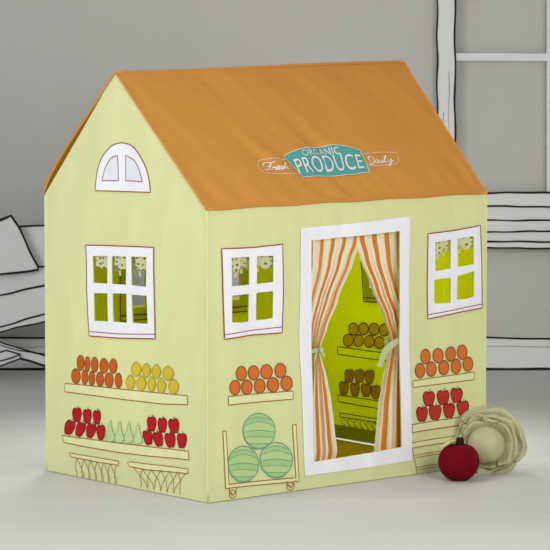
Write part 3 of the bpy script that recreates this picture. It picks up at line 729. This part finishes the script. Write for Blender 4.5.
inkline(mb, [(-80, 380), (0, 361), (20, 354.6)], IW*.7, o_)
part('ink_outline', mb, bed, 'black hand-drawn outlines')
# pillow leaning on the bed
pil = [(-70, 244), (-30, 232), (0, 220.3), (11, 215.6), (19, 227), (25, 240), (30, 252), (38, 266.5), (38.2, 269.6), (31, 271), (20, 272.4), (0, 274.2), (-60, 281)]
mb = MB(); q = [bg(x, y, BD+.035) for x, y in pil]
board(mb, pil, BD+.035, .033, BOARD)
pw = mb.build('pillow', smooth=False)
tag(pw, 'white square pillow cut-out with black outline on the daybed', 'pillow')
mb = MB(); inkline(mb, pil, IW*1.1, BD+.036, closed=True, sm=False); tag(mb.build('ink_outline', pw, smooth=False), 'black hand-drawn outline')

# ---------------------------------------------------------------- plush vegetables
CABM = solid('sage_felt', (180, 177, 138), .95, .05, 30, .35, 600, .1)
CABE = solid('sage_felt_edge', (176, 172, 130), .95, .05, 30, .3, 600, .1)
gp = hit_world(490, 473.5, 2, 0); cab = empty('cabbage', (gp.x, gp.y, 0))
tag(cab, 'sage green plush cabbage with ruffled leaves behind the red apple', 'cabbage')
PX = (CAMW-Vector((gp.x, gp.y, 0))).length/F         # metres per pixel there
cc = Vector((0, 0, 0)); R0 = 34*PX
ctr = hit_world(487.8, 444.0, 1, gp.y)-Vector((gp.x, gp.y, 0))
ax = Vector((-.24, -1, .03)).normalized(); e1 = ax.cross(Vector((0, 0, 1))).normalized(); e1 = -e1 if e1.x < 0 else e1; e2 = Vector((0, 0, 1)); e2 = (e2-ax*e2.dot(ax)).normalized()
def cabp(r, th, z): return ctr + e1*(r*math.cos(th)) + e2*(r*math.sin(th)) + ax*z
# heart
mb = MB(); vs = []; fs = []; nu, nv = 40, 22; hr = 18.6*PX
hc = (-.6*PX, -.2*PX)
for j in range(nv+1):
    t = math.pi*j/nv
    for i in range(nu):
        a = 2*math.pi*i/nu; r = hr*math.sin(t); z = hr*math.cos(t)*.9
        crease = 1-.05*math.exp(-((a-4.9)/.18)**2)*math.sin(t)**2
        b = cabp(0, 0, .020+z*crease)+e1*(hc[0]+r*math.cos(a)*crease)+e2*(hc[1]+r*math.sin(a)*crease)
        vs.append(b)
for j in range(nv):
    for i in range(nu): fs.append([j*nu+i, j*nu+(i+1) % nu, (j+1)*nu+(i+1) % nu, (j+1)*nu+i])
mb.add(vs, fs, CABM); mb.build('heart', cab)
def leaf(th0, span, rim, zr, seed, ruff, oc=(0, 0), thick=.0055):
    nu, nv = 34, 14; G = []
    for i in range(nu+1):
        s = -1+2*i/nu; th = th0+s*span/2
        row = []
        for j in range(nv+1):
            t = j/nv
            lim = 1-.16*abs(s)**3
            tt = t*lim
            ruf = ruff*sst((t-.45)/.55)
            r = rim*(math.sin(min(1.0, tt*1.02)*math.pi/2)**.8)*(1+ruf*(.55*N3(th*2.2, seed, t*.6)+.4*math.sin(th*5+seed*2)*.35))
            z = zr*.8-.045*(1-tt)**1.4 - .008*math.sin(th*4+seed)*ruf*4 + .010*ruf*4*N3(th*3, seed+4, 0) - .014*sst((tt-.8)/.2)
            row.append(cabp(r, th, z)+e1*oc[0]*PX+e2*oc[1]*PX)
        G.append(row)
    # normals for thickness
    vs = []; fs = []
    def nrm(i, j):
        a = G[min(i+1, nu)][j]-G[max(i-1, 0)][j]; b = G[i][min(j+1, nv)]-G[i][max(j-1, 0)]
        q = a.cross(b); return q.normalized() if q.length > 1e-9 else ax
    for sgn in (1, -1):
        for i in range(nu+1):
            for j in range(nv+1): vs.append(G[i][j]+nrm(i, j)*(thick/2*sgn))
    K = (nu+1)*(nv+1); ix = lambda i, j, k: k*K+i*(nv+1)+j
    for i in range(nu):
        for j in range(nv):
            fs.append([ix(i, j, 0), ix(i+1, j, 0), ix(i+1, j+1, 0), ix(i, j+1, 0)]); fs.append([ix(i, j, 1), ix(i, j+1, 1), ix(i+1, j+1, 1), ix(i+1, j, 1)])
    mb = MB(); mb.add(vs, fs, CABM)
    rimpts = [G[0][j] for j in range(5, nv)]+[G[i][nv] for i in range(nu+1)]+[G[nu][j] for j in range(nv-1, 4, -1)]
    tube(mb, rimpts, thick*.62, CABE, 8)
    mb.build('leaf', cab)
R = lambda d: math.radians(d)
leaf(R(150), R(165), 25*PX, .012, 1.0, .34, (0, 0)); leaf(R(20), R(160), 25.5*PX, .010, 2.3, .32, (0, 0)); leaf(R(265), R(170), 25*PX, .008, 3.1, .32, (0, 0))
leaf(R(95), R(160), 30*PX, -.004, 4.7, .34); leaf(R(-25), R(165), 29*PX, -.006, 5.2, .34); leaf(R(215), R(160), 28*PX, -.008, 6.4, .32)
leaf(R(55), R(170), 34.5*PX, -.022, 7.7, .28); leaf(R(172), R(150), 35.5*PX, -.026, 8.1, .26, (0, 1)); leaf(R(295), R(170), 33*PX, -.028, 9.9, .26, (1, 0))
# apple
REDM = solid('crimson_plush', (104, 2, 14), .9, .12, 120, .5, 700, .12); DARKM = solid('dark_brown_felt', (40, 26, 22), .9, .1, 80, .3, 500, .1); LEAFM = solid('pale_green_felt', (214, 210, 150), .95, .05, 60, .3, 500, .1)
ga = hit_world(458.5, 480.4, 2, 0); app = empty('apple', (ga.x, ga.y, 0))
tag(app, 'crimson plush apple with a dark stem in front of the cabbage', 'apple')
PA = (CAMW-Vector((ga.x, ga.y, 0))).length/F
ra = 20.7*PA
prof = [(0, .03), (.2, .008), (.38, .02), (.62, .16), (.83, .39), (.96, .66), (1.0, .92), (.97, 1.16), (.87, 1.40), (.70, 1.60), (.50, 1.72), (.32, 1.75), (.16, 1.70), (0, 1.63)]
pp = smoothpath(prof, 4); vs = []; fs = []; nu = 40
for r, z in pp:
    for i in range(nu):
        a = 2*math.pi*i/nu; lob = 1+.018*math.cos(5*a+1)*sst(z/1.2)+.012*N3(math.cos(a)*2, math.sin(a)*2, z*2)
        vs.append((max(r, 0)*ra*lob*math.cos(a), max(r, 0)*ra*lob*math.sin(a), z*ra*1.0*(1+.012*math.cos(5*a+1)*r)))
for j in range(len(pp)-1):
    for i in range(nu): fs.append([j*nu+i, j*nu+(i+1) % nu, (j+1)*nu+(i+1) % nu, (j+1)*nu+i])
mb = MB(); mb.add(vs, fs, REDM); body = mb.build('body', app)
top = Vector((.002, 0, 1.6*ra))
mb = MB(); tube(mb, [top+Vector((0, 0, -.004)), top+Vector((.001, 0, .008)), top+Vector((.0015, -.001, .018)), top+Vector((.003, -.001, .027)), top+Vector((.0035, -.001, .031))], lambda t: .0095+.0032*math.sin(t*2.6)-.006*sst((t-.8)/.2), DARKM, 12)
tag(mb.build('stem', app), 'short dark brown stem')
mb = MB(); vs = []; fs = []; nL = 12
for i in range(nL+1):
    t = i/nL; cx = -.008-.05*t; cz = 1.79*ra+.009-.022*t*t; w = .013*math.sin(math.pi*min(1, t*.92+.05))**.8
    for k, (sx, dz) in enumerate(((-1, .0015), (0, -.001), (1, .0015))): vs.append((cx, -.006+sx*w-.010*t, cz+dz))
    for k, (sx, dz) in enumerate(((-1, .0045), (0, .003), (1, .0045))): vs.append((cx, -.006+sx*w-.010*t, cz+dz))
for i in range(nL):
    a = 6*i; b = 6*(i+1)
    for k in range(2): fs += [[a+k, a+k+1, b+k+1, b+k], [a+3+k, b+3+k, b+4+k, a+4+k]]
    fs += [[a, b, b+3, a+3], [a+2, a+5, b+5, b+2]]
fs += [[0, 3, 4, 1], [1, 4, 5, 2], [6*nL, 6*nL+1, 6*nL+4, 6*nL+3], [6*nL+1, 6*nL+2, 6*nL+5, 6*nL+4]]
mb.add(vs, fs, LEAFM); tag(mb.build('leaf', app), 'pale green felt leaf')

# ---------------------------------------------------------------- lights, world, camera
def area(name, loc, target, size, power, colr=(1, 1, 1)):
    l = bpy.data.lights.new(name, 'AREA'); l.shape = 'RECTANGLE'; l.size, l.size_y = size; l.energy = power; l.color = colr
    o = bpy.data.objects.new(name, l); col.objects.link(o); o.location = loc
    o.rotation_euler = (Vector(target)-Vector(loc)).to_track_quat('-Z', 'Y').to_euler(); return o
area('softbox_light', (1.75, -2.3, 1.4), (.35, .3, .42), (1.3, 1.3), 50, (1, .972, .92))
area('softbox_light', (-2.2, -1.65, 1.5), (-.25, .4, .42), (1.5, 1.5), 47, (.985, 1, .995))
area('overhead_light', (-.2, -.7, 2.9), (-.1, -.3, 0), (1.6, 1.2), 11)
rfill = area('interior_fill', (2.1, 2.15, .95), (.6, 1.03, .75), (.7, .7), 8, (1, .99, .97)); rfill.data.spread = math.radians(62)  # added fill aimed at the hidden end wall to brighten the interior
bl = area('overhead_light', (-.2, 2.05, 2.5), (.1, 1.2, .5), (.7, .4), 5); bl.data.spread = math.radians(55)  # added fill behind the tent, lights its back wall so the inside brightens
w = bpy.data.worlds.new('studio'); scene.world = w; w.use_nodes = True
w.node_tree.nodes['Background'].inputs[0].default_value = (.93, .95, 1, 1); w.node_tree.nodes['Background'].inputs[1].default_value = .31
cam = bpy.data.cameras.new('camera'); co = bpy.data.objects.new('camera', cam); col.objects.link(co)
co.location = CAMW; co.rotation_euler = (math.pi/2-PITCH, 0, 0); cam.sensor_width = 36; cam.lens = F/550*36; cam.clip_end = 60
scene.camera = co
vs_ = scene.view_settings; vs_.view_transform = 'Standard'; vs_.look = 'None'; vs_.gamma = 1; vs_.exposure = .13; vs_.use_curve_mapping = False
